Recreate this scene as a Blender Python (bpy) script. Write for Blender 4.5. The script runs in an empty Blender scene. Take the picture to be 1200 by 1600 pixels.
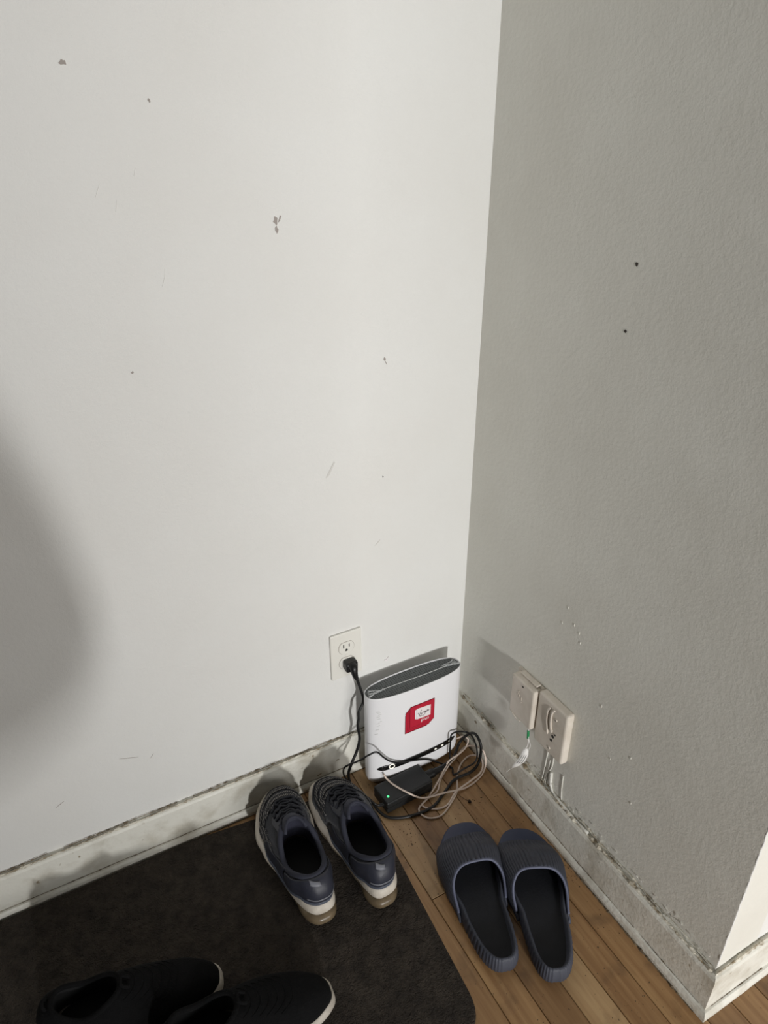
import bpy, bmesh, math, random
from mathutils import Vector, Matrix, noise as mnoise
random.seed(7)
PI = math.pi
sc = bpy.context.scene
COL = sc.collection

# ---------------------------------------------------------------- camera
YAW, PITCH, ROLL = 0.49729, 0.50269, -0.00194
cd = bpy.data.cameras.new('camera')
cam = bpy.data.objects.new('camera', cd)
COL.objects.link(cam)
fw = Vector((math.sin(YAW)*math.cos(PITCH), math.cos(YAW)*math.cos(PITCH), -math.sin(PITCH)))
rt = Vector((math.cos(YAW), -math.sin(YAW), 0))
up = rt.cross(fw)
r2 = rt*math.cos(ROLL) + up*math.sin(ROLL)
u2 = -rt*math.sin(ROLL) + up*math.cos(ROLL)
M = Matrix((r2, u2, -fw)).transposed().to_4x4()
M.translation = Vector((-0.78426, -1.07342, 1.30863))
cam.matrix_world = M
cd.sensor_fit = 'VERTICAL'
cd.sensor_height = 24.0
cd.lens = 24.0*1139.7/1600.0
cd.clip_start = 0.02
sc.camera = cam

# ---------------------------------------------------------------- light
w = bpy.data.worlds.new('world')
sc.world = w
w.use_nodes = True
bg = w.node_tree.nodes['Background']
bg.inputs[0].default_value = (1.0, 0.972, 0.91, 1)
bg.inputs[1].default_value = 0.078

ld = bpy.data.lights.new('window_daylight', 'AREA')
ld.shape = 'RECTANGLE'
ld.size, ld.size_y = 0.32, 0.42
ld.energy = 242
ld.color = (1.0, 0.995, 0.985)
lo = bpy.data.objects.new('window_daylight', ld)
COL.objects.link(lo)
lo.location = (-1.15, -6.0, 1.15)
lo.rotation_euler = (Vector((-0.3, 0, 0.6)) - Vector(lo.location)).to_track_quat('-Z', 'Y').to_euler()

# second, broad window further to the right on the same side of the room
lb = bpy.data.lights.new('broad_window_daylight', 'AREA')
lb.shape = 'RECTANGLE'
lb.size, lb.size_y = 1.7, 1.4
lb.energy = 66
lb.color = (1.0, 0.985, 0.96)
lbo = bpy.data.objects.new('broad_window_daylight', lb)
COL.objects.link(lbo)
lbo.location = (0.55, -5.0, 1.45)
lbo.rotation_euler = (Vector((-0.4, 0, 0.6)) - Vector(lbo.location)).to_track_quat('-Z', 'Y').to_euler()

vs = sc.view_settings
vs.view_transform = 'Standard'
vs.look = 'None'
vs.exposure = 0.0
vs.gamma = 1.0
vs.use_curve_mapping = False

# ---------------------------------------------------------------- materials
def lin(c):
    return tuple(((v/255)/12.92 if v <= 10 else (((v/255)+.055)/1.055)**2.4) for v in c)

def mat(name, rgb, rough=.5, rgb2=None, nscale=8, lo=.4, hi=.65, bump=None, spec=.5, metal=0,
        emis=None, trans=0, alpha=1, spots=None, sheen=0, coat=0, stretch=None):
    m = bpy.data.materials.new(name)
    m.use_nodes = True
    nt = m.node_tree
    N, Lk = nt.nodes, nt.links
    b = N['Principled BSDF']
    b.inputs['Roughness'].default_value = rough
    b.inputs['Metallic'].default_value = metal
    b.inputs['Specular IOR Level'].default_value = spec
    b.inputs['Sheen Weight'].default_value = sheen
    b.inputs['Coat Weight'].default_value = coat
    b.inputs['Transmission Weight'].default_value = trans
    b.inputs['Alpha'].default_value = alpha
    c1 = (*lin(rgb), 1)
    b.inputs['Base Color'].default_value = c1
    if emis:
        b.inputs['Emission Color'].default_value = (*lin(emis[0]), 1)
        b.inputs['Emission Strength'].default_value = emis[1]
    if rgb2 or bump or spots:
        tc = N.new('ShaderNodeTexCoord')
        mp = N.new('ShaderNodeMapping')
        if stretch:
            mp.inputs['Scale'].default_value = stretch
        Lk.new(tc.outputs['Object'], mp.inputs['Vector'])
        vec = mp.outputs['Vector']
    out = None
    if rgb2:
        n = N.new('ShaderNodeTexNoise')
        n.inputs['Scale'].default_value = nscale
        n.inputs['Detail'].default_value = 6
        n.inputs['Roughness'].default_value = .6
        Lk.new(vec, n.inputs['Vector'])
        r = N.new('ShaderNodeValToRGB')
        r.color_ramp.elements[0].position = lo
        r.color_ramp.elements[1].position = hi
        r.color_ramp.elements[0].color = c1
        r.color_ramp.elements[1].color = (*lin(rgb2), 1)
        Lk.new(n.outputs['Fac'], r.inputs['Fac'])
        out = r.outputs['Color']
    if spots:      # (rgb, scale, threshold)
        n = N.new('ShaderNodeTexNoise')
        n.inputs['Scale'].default_value = spots[1]
        n.inputs['Detail'].default_value = 3
        Lk.new(tc.outputs['Object'], n.inputs['Vector'])
        r = N.new('ShaderNodeValToRGB')
        r.color_ramp.elements[0].position = spots[2]
        r.color_ramp.elements[1].position = spots[2] + .05
        Lk.new(n.outputs['Fac'], r.inputs['Fac'])
        mx = N.new('ShaderNodeMix')
        mx.data_type = 'RGBA'
        mx.inputs[6].default_value = c1
        mx.inputs[7].default_value = (*lin(spots[0]), 1)
        Lk.new(r.outputs['Color'], mx.inputs[0])
        if out:
            Lk.new(out, mx.inputs[6])
        out = mx.outputs[2]
    if out:
        Lk.new(out, b.inputs['Base Color'])
    if bump:       # list of (scale, distance)
        prev = None
        for s, d in bump:
            n = N.new('ShaderNodeTexNoise')
            n.inputs['Scale'].default_value = s
            n.inputs['Detail'].default_value = 3
            Lk.new(vec, n.inputs['Vector'])
            bp = N.new('ShaderNodeBump')
            bp.inputs['Strength'].default_value = 1
            bp.inputs['Distance'].default_value = d
            Lk.new(n.outputs['Fac'], bp.inputs['Height'])
            if prev:
                Lk.new(prev, bp.inputs['Normal'])
            prev = bp.outputs['Normal']
        Lk.new(prev, b.inputs['Normal'])
    return m

def dots_mat(name, base, dot, scale, thr, rough=.6, stretch=(1, 1, 1)):
    m = mat(name, base, rough)
    nt = m.node_tree
    N, Lk = nt.nodes, nt.links
    tc = N.new('ShaderNodeTexCoord')
    mp = N.new('ShaderNodeMapping')
    mp.inputs['Scale'].default_value = stretch
    v = N.new('ShaderNodeTexVoronoi')
    v.inputs['Scale'].default_value = scale
    v.inputs['Randomness'].default_value = .15
    Lk.new(tc.outputs['Object'], mp.inputs['Vector'])
    Lk.new(mp.outputs['Vector'], v.inputs['Vector'])
    r = N.new('ShaderNodeValToRGB')
    r.color_ramp.elements[0].position = thr
    r.color_ramp.elements[1].position = thr + .08
    r.color_ramp.elements[0].color = (*lin(dot), 1)
    r.color_ramp.elements[1].color = (*lin(base), 1)
    Lk.new(v.outputs['Distance'], r.inputs['Fac'])
    Lk.new(r.outputs['Color'], N['Principled BSDF'].inputs['Base Color'])
    return m

def wood_mat(name, a, b_, c_):
    m = bpy.data.materials.new(name)
    m.use_nodes = True
    nt = m.node_tree
    N, Lk = nt.nodes, nt.links
    b = N['Principled BSDF']
    b.inputs['Roughness'].default_value = .42
    tc = N.new('ShaderNodeTexCoord')
    oi = N.new('ShaderNodeObjectInfo')
    add = N.new('ShaderNodeVectorMath')
    add.operation = 'ADD'
    cmb = N.new('ShaderNodeCombineXYZ')
    mul = N.new('ShaderNodeMath')
    mul.operation = 'MULTIPLY'
    mul.inputs[1].default_value = 13.0
    Lk.new(oi.outputs['Random'], mul.inputs[0])
    Lk.new(mul.outputs[0], cmb.inputs[0])
    Lk.new(mul.outputs[0], cmb.inputs[2])
    Lk.new(tc.outputs['Object'], add.inputs[0])
    Lk.new(cmb.outputs[0], add.inputs[1])
    mp = N.new('ShaderNodeMapping')
    mp.inputs['Scale'].default_value = (60, 3.2, 60)
    Lk.new(add.outputs[0], mp.inputs['Vector'])
    n = N.new('ShaderNodeTexNoise')
    n.inputs['Scale'].default_value = 1.6
    n.inputs['Detail'].default_value = 7
    n.inputs['Distortion'].default_value = .6
    Lk.new(mp.outputs[0], n.inputs['Vector'])
    r = N.new('ShaderNodeValToRGB')
    r.color_ramp.elements[0].position = .3
    r.color_ramp.elements[1].position = .72
    r.color_ramp.elements[0].color = (*lin(a), 1)
    r.color_ramp.elements[1].color = (*lin(b_), 1)
    Lk.new(n.outputs['Fac'], r.inputs['Fac'])
    # board to board tone
    mx = N.new('ShaderNodeMix')
    mx.data_type = 'RGBA'
    mx.blend_type = 'MULTIPLY'
    mx.inputs[0].default_value = 1
    r2_ = N.new('ShaderNodeValToRGB')
    r2_.color_ramp.elements[0].color = (.74, .70, .66, 1)
    r2_.color_ramp.elements[1].color = (1.12, 1.10, 1.06, 1)
    Lk.new(oi.outputs['Random'], r2_.inputs['Fac'])
    Lk.new(r.outputs['Color'], mx.inputs[6])
    Lk.new(r2_.outputs['Color'], mx.inputs[7])
    # dirt blotches and black specks
    n2 = N.new('ShaderNodeTexNoise')
    n2.inputs['Scale'].default_value = 17
    n2.inputs['Detail'].default_value = 5
    Lk.new(add.outputs[0], n2.inputs['Vector'])
    r3 = N.new('ShaderNodeValToRGB')
    r3.color_ramp.elements[0].position = .56
    r3.color_ramp.elements[1].position = .76
    r3.color_ramp.elements[1].color = (.75, .75, .75, 1)
    Lk.new(n2.outputs['Fac'], r3.inputs['Fac'])
    mx2 = N.new('ShaderNodeMix')
    mx2.data_type = 'RGBA'
    mx2.inputs[7].default_value = (*lin(c_), 1)
    Lk.new(r3.outputs['Color'], mx2.inputs[0])
    Lk.new(mx.outputs[2], mx2.inputs[6])
    n3 = N.new('ShaderNodeTexNoise')
    n3.inputs['Scale'].default_value = 190
    n3.inputs['Detail'].default_value = 2
    Lk.new(add.outputs[0], n3.inputs['Vector'])
    r4 = N.new('ShaderNodeValToRGB')
    r4.color_ramp.elements[0].position = .70
    r4.color_ramp.elements[1].position = .76
    Lk.new(n3.outputs['Fac'], r4.inputs['Fac'])
    mx3 = N.new('ShaderNodeMix')
    mx3.data_type = 'RGBA'
    mx3.inputs[7].default_value = (.03, .022, .015, 1)
    Lk.new(r4.outputs['Color'], mx3.inputs[0])
    Lk.new(mx2.outputs[2], mx3.inputs[6])
    Lk.new(mx3.outputs[2], b.inputs['Base Color'])
    bp = N.new('ShaderNodeBump')
    bp.inputs['Distance'].default_value = .0004
    Lk.new(n.outputs['Fac'], bp.inputs['Height'])
    Lk.new(bp.outputs['Normal'], b.inputs['Normal'])
    return m

MT = {}
MT['paint'] = mat('wall_paint', (231, 231, 228), .55, (227, 226, 222), 3, .35, .7, bump=[(9, .002), (150, .0005), (520, .0003)], spec=.35)
MT['paint_rough'] = mat('wall_paint_orange_peel', (231, 230, 222), .5, (222, 220, 211), 4, .35, .7, bump=[(11, .0016), (130, .0006), (420, .0003)], spec=.4)
MT['base'] = mat('baseboard_paint', (228, 226, 216), .45, (176, 168, 150), 14, .48, .80, bump=[(30, .0012), (160, .0008)], spots=((150, 136, 114), 46, .70), stretch=(1, 1, 1))
MT['crumb'] = mat('crumbled_paint', (222, 217, 202), .7, (140, 126, 102), 60, .42, .62, bump=[(200, .001)])
MT['grime'] = mat('grime', (92, 78, 60), .9, (132, 117, 94), 40)
MT['crumb_dark'] = mat('dirt_crumbs', (52, 36, 24), .9)
MT['scuff'] = mat('scuff', (164, 156, 150), .8)
MT['scuff_soft'] = mat('scuff_soft', (214, 212, 207), .6)
MT['nail'] = mat('nail_hole', (58, 52, 46), .8)
MT['sub'] = mat('subfloor', (34, 24, 16), .9)
MT['wood'] = wood_mat('maple_board', (146, 110, 73), (178, 143, 101), (98, 74, 52))
MT['wood_pale'] = wood_mat('maple_board_pale', (168, 136, 98), (192, 162, 122), (120, 95, 68))
MT['mat'] = mat('mat_rubber', (70, 63, 56), .9, (46, 41, 37), 40, .35, .7, bump=[(60, .007), (170, .007), (420, .004)], spec=.25, spots=((150, 140, 126), 210, .78))
MT['plastic_white'] = mat('white_plastic', (236, 236, 238), .32, spec=.5)
MT['plate'] = mat('outlet_plastic', (232, 230, 222), .4)
MT['jack'] = mat('jack_plastic', (224, 216, 204), .4, (206, 196, 182), 25, .4, .75, bump=[(60, .0006)])
MT['slot'] = mat('slot_dark', (30, 27, 24), .7)
MT['grille'] = dots_mat('router_grille', (94, 99, 100), (50, 54, 55), 190, .36, .5)
MT['black_gloss'] = mat('black_gloss', (18, 18, 18), .22)
MT['black_plastic'] = mat('black_plastic', (27, 29, 30), .5, bump=[(900, .0002)])
MT['cord'] = mat('black_cord', (20, 20, 21), .42)
MT['cable_white'] = mat('white_cable', (226, 208, 194), .4)
MT['red'] = mat('sticker_red', (184, 32, 56), .4)
MT['red_dark'] = mat('sticker_outline', (120, 8, 28), .4)
MT['sticker_white'] = mat('sticker_white', (238, 232, 232), .4)
MT['ink'] = mat('sticker_ink', (60, 36, 46), .5)
MT['led'] = mat('led_white', (255, 252, 240), .4, emis=((255, 250, 235), .55))
MT['led_green'] = mat('led_green', (60, 230, 130), .4, emis=((90, 255, 150), 1.2))
MT['film'] = mat('clear_film', (235, 238, 238), .12, alpha=.32, bump=[(260, .002)])
MT['film_line'] = mat('film_seam', (225, 226, 224), .35)
MT['navy'] = mat('shoe_navy_fabric', (42, 44, 53), .8, (32, 34, 41), 60, bump=[(420, .0008)], sheen=.15)
MT['navy_smooth'] = mat('shoe_navy_smooth', (44, 46, 57), .5, bump=[(300, .0003)])
MT['lining'] = mat('shoe_lining', (38, 39, 54), .9, bump=[(500, .0005)])
MT['collar'] = mat('shoe_collar', (46, 48, 61), .8, bump=[(400, .0005)])
MT['insole'] = mat('shoe_insole', (12, 12, 14), .95)
MT['knit'] = dots_mat('shoe_knit_dots', (34, 35, 41), (150, 146, 142), 300, .34, .85, (1, 1, 1))
MT['rand'] = mat('shoe_rand', (78, 84, 98), .5)
MT['lace'] = mat('shoe_lace', (40, 42, 50), .85, bump=[(700, .0006)])
MT['reflect'] = mat('shoe_reflective', (118, 120, 128), .45)
MT['midsole'] = mat('shoe_midsole', (208, 200, 188), .6, (160, 148, 132), 24, .45, .75, bump=[(120, .0008)], spots=((96, 86, 76), 60, .70))
MT['air'] = mat('shoe_air_unit', (132, 116, 92), .3, (104, 90, 70), 30, alpha=.8)
MT['outsole'] = mat('shoe_outsole', (120, 108, 90), .6)
MT['slide'] = mat('slide_foam', (62, 65, 76), .62, (56, 59, 70), 20, bump=[(500, .0003)])
MT['slide_toe'] = mat('slide_toe_foam', (52, 60, 86), .5, bump=[(400, .0002)])
MT['slide_trim'] = mat('slide_trim', (86, 90, 110), .55)
MT['footbed'] = mat('slide_footbed', (20, 22, 29), .75, (17, 18, 24), 30, bump=[(300, .0005)])
MT['black_knit'] = mat('sneaker_knit', (13, 13, 14), .95, (9, 9, 10), 90, bump=[(420, .0012)], spec=.2)
MT['black_lining'] = mat('sneaker_lining', (14, 14, 16), .95)
MT['sneaker_sole'] = mat('sneaker_sole', (200, 192, 180), .6, (150, 142, 130), 30, .45, .75)
MT['paper'] = mat('tag_paper', (238, 236, 232), .6)
MT['tag_ink'] = mat('tag_ink', (140, 138, 138), .7)
MT['green'] = mat('tag_green_band', (20, 140, 80), .5)
MT['coat'] = mat('added_coat_wool', (50, 46, 44), .95, bump=[(200, .001)])
MT['added_stand_wood'] = mat('added_stand_wood', (96, 66, 42), .5)

# ---------------------------------------------------------------- mesh helpers
def link(name, me, m, parent=None, smooth=True):
    o = bpy.data.objects.new(name, me)
    COL.objects.link(o)
    if m:
        me.materials.append(MT[m])
    if parent:
        o.parent = parent
    if smooth:
        for p in me.polygons:
            p.use_smooth = True
    return o

def raw(name, vs_, fs, m, parent=None, smooth=True, fix=True):
    me = bpy.data.meshes.new(name)
    me.from_pydata([tuple(v) for v in vs_], [], fs)
    me.validate()
    if fix:
        b = bmesh.new()
        b.from_mesh(me)
        bmesh.ops.remove_doubles(b, verts=b.verts, dist=1e-6)
        bmesh.ops.recalc_face_normals(b, faces=b.faces)
        b.to_mesh(me)
        b.free()
    return link(name, me, m, parent, smooth)

def box(name, c, s, m, parent=None, bev=0, seg=2, rot=None, taper=None):
    b = bmesh.new()
    bmesh.ops.create_cube(b, size=1)
    for v in b.verts:
        k = 1
        if taper and v.co[taper[0]] * taper[1] > 0:
            k = taper[2]
        v.co = Vector([v.co[i]*s[i]*(k if (taper and i != taper[0]) else 1) for i in range(3)])
    if bev:
        bmesh.ops.bevel(b, geom=b.edges[:], offset=bev, segments=seg, affect='EDGES', profile=.5)
    if rot:
        bmesh.ops.transform(b, matrix=rot.to_4x4(), verts=b.verts)
    bmesh.ops.translate(b, vec=Vector(c), verts=b.verts)
    me = bpy.data.meshes.new(name)
    b.to_mesh(me)
    b.free()
    o = link(name, me, m, parent, False)
    return o

def grid(name, P, m, parent=None, closed_u=False, closed_v=False, smooth=True, thick=0, cap=False):
    """P[u][v] rows of points"""
    nu, nv = len(P), len(P[0])
    vs_ = [p for r in P for p in r]
    fs = []
    for i in range(nu if closed_u else nu-1):
        for j in range(nv if closed_v else nv-1):
            a = i*nv+j
            b = i*nv+(j+1) % nv
            c = ((i+1) % nu)*nv+(j+1) % nv
            d = ((i+1) % nu)*nv+j
            fs.append((a, b, c, d))
    if cap:
        fs.append(tuple(range(nv)))
        fs.append(tuple((nu-1)*nv+j for j in range(nv)))
    o = raw(name, vs_, fs, m, parent, smooth)
    if thick:
        md = o.modifiers.new('thickness', 'SOLIDIFY')
        md.thickness = thick
        md.offset = 0
    return o

def catmull(pts, n=8, closed=False):
    P = [Vector(p) for p in pts]
    L = len(P)
    out = []
    rng = range(L if closed else L-1)
    for i in rng:
        p0 = P[(i-1) % L] if (closed or i > 0) else P[0]*2-P[1]
        p1 = P[i]
        p2 = P[(i+1) % L]
        p3 = P[(i+2) % L] if (closed or i+2 < L) else P[-1]*2-P[-2]
        for k in range(n):
            t = k/n
            out.append(.5*((2*p1)+(p2-p0)*t+(2*p0-5*p1+4*p2-p3)*t*t+(3*p1-p0-3*p2+p3)*t**3))
    if not closed:
        out.append(P[-1])
    return out

def tube(name, pts, r, m, parent=None, n=8, seg=8, closed=False, smooth_path=True, flat=1.0):
    C = catmull(pts, n, closed) if smooth_path else [Vector(p) for p in pts]
    L = len(C)
    rows = []
    prev = None
    for i, p in enumerate(C):
        a = C[(i-1) % L] if (closed or i > 0) else C[0]
        b = C[(i+1) % L] if (closed or i < L-1) else C[-1]
        t = (b-a)
        t = t.normalized() if t.length > 1e-9 else Vector((0, 0, 1))
        if prev is None:
            ref = Vector((0, 0, 1)) if abs(t.z) < .9 else Vector((1, 0, 0))
            nrm = (ref - t*ref.dot(t)).normalized()
        else:
            nrm = prev - t*prev.dot(t)
            nrm = nrm.normalized() if nrm.length > 1e-6 else prev
        prev = nrm
        bn = t.cross(nrm)
        rr = r(i/(L-1)) if callable(r) else r
        rows.append([p + nrm*math.cos(2*PI*k/seg)*rr*flat + bn*math.sin(2*PI*k/seg)*rr for k in range(seg)])
    return grid(name, rows, m, parent, closed_u=closed, closed_v=True, cap=not closed)

def prism(name, poly, axis, d0, d1, m, parent=None):
    """poly of 2D points extruded along axis (0:x,1:y,2:z) from d0 to d1"""
    def P(p, d):
        if axis == 0:
            return (d, p[0], p[1])
        if axis == 1:
            return (p[0], d, p[1])
        return (p[0], p[1], d)
    n = len(poly)
    vs_ = [P(p, d0) for p in poly] + [P(p, d1) for p in poly]
    fs = [tuple(range(n)), tuple(range(n, 2*n))] + [(i, (i+1) % n, n+(i+1) % n, n+i) for i in range(n)]
    return raw(name, vs_, fs, m, parent, False)

def thing(name, label, cat, loc=(0, 0, 0), rz=0, group=None):
    o = bpy.data.objects.new(name, None)
    COL.objects.link(o)
    o.empty_display_size = .05
    o.location = loc
    o.rotation_euler = (0, 0, rz)
    tag(o, label, cat, group)
    return o

def tag(o, label, cat=None, group=None):
    o['label'] = label
    if cat:
        o['category'] = cat
    if group:
        o['group'] = group
    return o

def struct(o, label, cat='wall'):
    o['kind'] = 'structure'
    o['label'] = label
    o['category'] = cat
    return o

def nz(x, y=0, z=0):
    return mnoise.noise(Vector((x, y, z)))

# ---------------------------------------------------------------- the room
LR = 0.737      # length of the side wall up to its outer corner
wall_left = struct(box('wall_left', (-1.45, .05, 1.25), (2.9+.2, .1, 2.5), 'paint'), 'white painted wall with the outlet and small scuffs')
wall_right = struct(box('wall_right', (.05, -LR/2, 1.25), (.1, LR, 2.5), 'paint_rough'), 'shaded side wall with the jack plates and painted over cords')
wall_return = struct(box('wall_return', (1.1, -LR+.05, 1.25), (2.0, .1, 2.5), 'paint'), 'bright wall face past the outer corner at right edge')
fl = struct(box('floor', (0, -1.5, -.02), (6.0, 7.0, .01), 'sub'), 'worn brown hardwood strip floor', 'floor')

added_back_wall = struct(box('added_back_wall', (-2.525, -5.05, 1.25), (2.88, .1, 2.5), 'paint'), 'added piece of far white wall, unseen, cutting off part of the daylight')  # added unseen wall piece; its edge dims the upper left of the long wall

# floor boards, running towards the left wall
BW = .0575
X0 = -.0675
cols = []
k = 0
mesh_cache = {}
def board(x0, y0, y1, m='wood'):
    L = y1-y0
    key = (round(L, 3), m)
    g = .0007
    if key not in mesh_cache:
        b = bmesh.new()
        bmesh.ops.create_cube(b, size=1)
        for v in b.verts:
            v.co = Vector((v.co.x*(BW-2*g), v.co.y*(L-2*g), v.co.z*.015))
        top = [e for e in b.edges if all(v.co.z > 0 for v in e.verts)]
        bmesh.ops.bevel(b, geom=top, offset=.0007, segments=1, affect='EDGES')
        me = bpy.data.meshes.new('board')
        b.to_mesh(me)
        b.free()
        me.materials.append(MT[m])
        mesh_cache[key] = me
    o = bpy.data.objects.new('board', mesh_cache[key])
    COL.objects.link(o)
    o.parent = fl
    o.location = (x0+BW/2, (y0+y1)/2, -.0075)
    return o
fl_off = Vector(fl.location)
rb = random.Random(11)
for k in range(-22, 16):
    x0 = X0 + BW*k - BW      # k=0: the board just left of the first seam
    lim = -.004 if x0 + BW <= .004 else (-LR-.004)
    if x0 < .004 < x0+BW:
        lim = -.004
    y = lim
    if k == -3:
        cuts = [-.3635, -1.25]
    else:
        f = rb.uniform(.25, 1.1)
        cuts = [lim-f, lim-f-rb.uniform(.6, 1.1)]
        if k in (0, -1, -2):
            cuts = [-.95-.13*abs(k), -1.9]
    cuts.append(-2.4)
    for c in cuts:
        if c < y-.05:
            c = max(c, -2.4)
            board(x0, c, y, 'wood_pale' if (k == -3 and y > -.1) or (k, y > -.1) == (-1, True) else 'wood')
            y = c

# ------- baseboards with quarter-round moulding
HB, TB, TM = .101, .012, .020
def sweep(name, profile, a, b, inward, m, parent=None, amp=.0006, step=.012, seed=0, mit0=0, mit1=0):
    """profile: (out, z) pairs swept from a to b in plan, 'out' measured along inward"""
    A, B, I = Vector(a), Vector(b), Vector(inward)
    n = max(2, int((B-A).length/step))
    D = (B-A).normalized()
    rows = []
    for i in range(n+1):
        t = i/n
        p = A.lerp(B, t)
        row = []
        for j, (o_, z) in enumerate(profile):
            s = i*step*9
            dn = nz(s, j*3.1, seed)*amp + nz(s*5, j*3.1, seed+9)*amp*.5
            ext = D*((mit1*o_) if i == n else (-mit0*o_ if i == 0 else 0))
            q = p + I*(o_+(dn if o_ > .001 else 0)) + ext
            row.append(Vector((q.x, q.y, max(0.0005, z+(dn if z > .004 else 0)))))
        rows.append(row)
    return grid(name, rows, m, parent, closed_v=True, cap=True, smooth=False)

BP = [(0, .0005), (TB, .0005), (TB, HB-.008), (TB-.002, HB-.003), (TB-.006, HB), (0, HB+.001)]
MP = [(TB-.001, .0005), (TM, .0005), (TM, .008), (TM-.0015, .0125), (TM-.004, .0165), (TB-.001, .0185)]
def bead(name, a, b, z, inward, rmin, rmax, m, parent, seed, step=.004, jit=.002, skip=0):
    """irregular bead of crumbled paint along a baseboard edge, in short broken runs"""
    A, B, I = Vector(a), Vector(b), Vector(inward)
    n = int((B-A).length/step)
    rr = random.Random(seed)
    vs_, fs = [], []
    prev = None
    for i in range(n+1):
        p = A.lerp(B, i/n)
        g = nz(i*step*25, seed)
        if skip and g > skip:
            prev = None
            continue
        r = max(.0004, rmin + (rmax-rmin)*abs(nz(i*step*60, seed+3))*1.6)
        cz = z + nz(i*step*18, seed+7)*jit
        base = len(vs_)
        for q in range(5):
            a_ = 2*PI*q/5
            r_ = r*rr.uniform(.6, 1.3)
            w_ = p + I*(math.cos(a_)*r_)
            vs_.append((w_.x, w_.y, cz + math.sin(a_)*r_))
        if prev is not None:
            for q in range(5):
                fs.append((prev+q, prev+(q+1) % 5, base+(q+1) % 5, base+q))
        prev = base
    o = raw(name, vs_, fs, m, parent, False, fix=False)
    o['kind'] = 'stuff'
    return o

def flakes(name, a, b, z0, z1, inward, n, size, m, parent, seed):
    A, B, I = Vector(a), Vector(b), Vector(inward)
    D = (B-A).normalized()
    rr = random.Random(seed)
    vs_, fs = [], []
    for i in range(n):
        t = rr.random()
        c = A.lerp(B, t) + Vector((0, 0, z0+(z1-z0)*rr.random()**2))
        s = size*rr.uniform(.3, 1.2)
        base = len(vs_)
        ang = rr.uniform(0, PI)
        for q in range(4):
            aa = ang + q*PI/2
            l = s*(1 if q % 2 else .4)
            v = c + D*math.cos(aa)*l + Vector((0, 0, math.sin(aa)*l)) + I*rr.uniform(0, .0018)
            vs_.append(v)
        vs_.append(c - I*.0005)
        for q in range(4):
            fs.append((base+q, base+(q+1) % 4, base+4))
        fs.append((base, base+1, base+2, base+3))
    o = raw(name, vs_, fs, m, parent, False, fix=False)
    o['kind'] = 'stuff'
    return o

bl = struct(sweep('baseboard_left', BP, (-3, 0), (-TB, 0), (0, -1), 'base', seed=1), 'grimy white baseboard along the long white wall', 'baseboard')
for p_ in ():
    pass
def V3(x, y):
    return (x, y)
sweep('quarter_round', MP, (-3, 0), (-TM, 0), (0, -1), 'base', bl, amp=.0012, seed=4)
bead('caulk_bead', (-3, -.008, 0), (-.02, -.008, 0), HB+.001, (0, -1, 0), .0012, .0035, 'crumb', bl, 3, jit=.0022)
bead('dirt_crack', (-3, -.0035, 0), (-.02, -.0035, 0), HB+.0035, (0, -1, 0), .0006, .0015, 'grime', bl, 5, jit=.0026, skip=.28)
bead('dirt_crack', (-3, -TB-.001, 0), (-.02, -TB-.001, 0), .0186, (0, -1, 0), .0003, .0011, 'grime', bl, 6, jit=.0016, skip=.42)

br = struct(sweep('baseboard_right', BP, (0, 0), (0, -LR), (-1, 0), 'base', seed=11, mit1=1), 'grimy baseboard along the shaded side wall', 'baseboard')
sweep('quarter_round', MP, (0, -TB), (0, -LR), (-1, 0), 'base', br, amp=.0014, seed=14, mit1=1)
bead('caulk_bead', (-.007, -.02, 0), (-.007, -LR, 0), HB+.002, (-1, 0, 0), .0016, .005, 'crumb', br, 13, jit=.003)
bead('caulk_bead', (-.002, -.02, 0), (-.002, -LR, 0), HB+.008, (-1, 0, 0), .0004, .0028, 'crumb', br, 17, jit=.004, skip=.2)
bead('dirt_crack', (-.004, -.02, 0), (-.004, -LR, 0), HB+.005, (-1, 0, 0), .0006, .0015, 'grime', br, 23, jit=.003, skip=-.05)
bead('dirt_crack', (-TB-.001, -.02, 0), (-TB-.001, -LR, 0), .0186, (-1, 0, 0), .0003, .0012, 'grime', br, 19, jit=.0016, skip=.42)
flakes('paint_flakes', (-.001, -.26, 0), (-.001, -LR, 0), HB, HB+.03, (-1, 0, 0), 120, .004, 'paint_rough', br, 21)

bt = struct(sweep('baseboard_return', BP, (0, -LR), (2.0, -LR), (0, -1), 'base', seed=31, mit0=1), 'bright baseboard around the outer corner', 'baseboard')
sweep('quarter_round', MP, (0, -LR), (2.0, -LR), (0, -1), 'base', bt, amp=.001, seed=34, mit0=1)
bead('caulk_bead', (-.006, -LR-.006, 0), (2.0, -LR-.006, 0), HB+.002, (0, -1, 0), .0012, .0045, 'crumb', bt, 33, jit=.002)
bead('dirt_crack', (0, -LR-TB-.001, 0), (2.0, -LR-TB-.001, 0), .0186, (0, -1, 0), .0003, .0011, 'grime', bt, 36, jit=.0016, skip=.42)
# chipped plaster on the outer corner arris
cc = []
for i in range(120):
    z = .11 + i*.006
    cc.append((.0012 + .0008*nz(i*.35), -LR-.0002+.0008*nz(i*.35, 5), z))
ch = tube('corner_chips', cc, lambda t: .0012+.0012*abs(nz(t*40)), 'paint', wall_return, n=1, seg=5, smooth_path=False)
# dirt along the foot of the moulding
bead('floor_grime', (-TM-.0015, -.03, 0), (-TM-.0015, -LR, 0), .0006, (-1, 0, 0), .0006, .0032, 'grime', br, 41, step=.003, jit=0)
bead('floor_grime', (-1.2, -TM-.001, 0), (-.03, -TM-.001, 0), .0006, (0, -1, 0), .0006, .002, 'grime', bl, 43, step=.003, jit=0, skip=.3)

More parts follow.
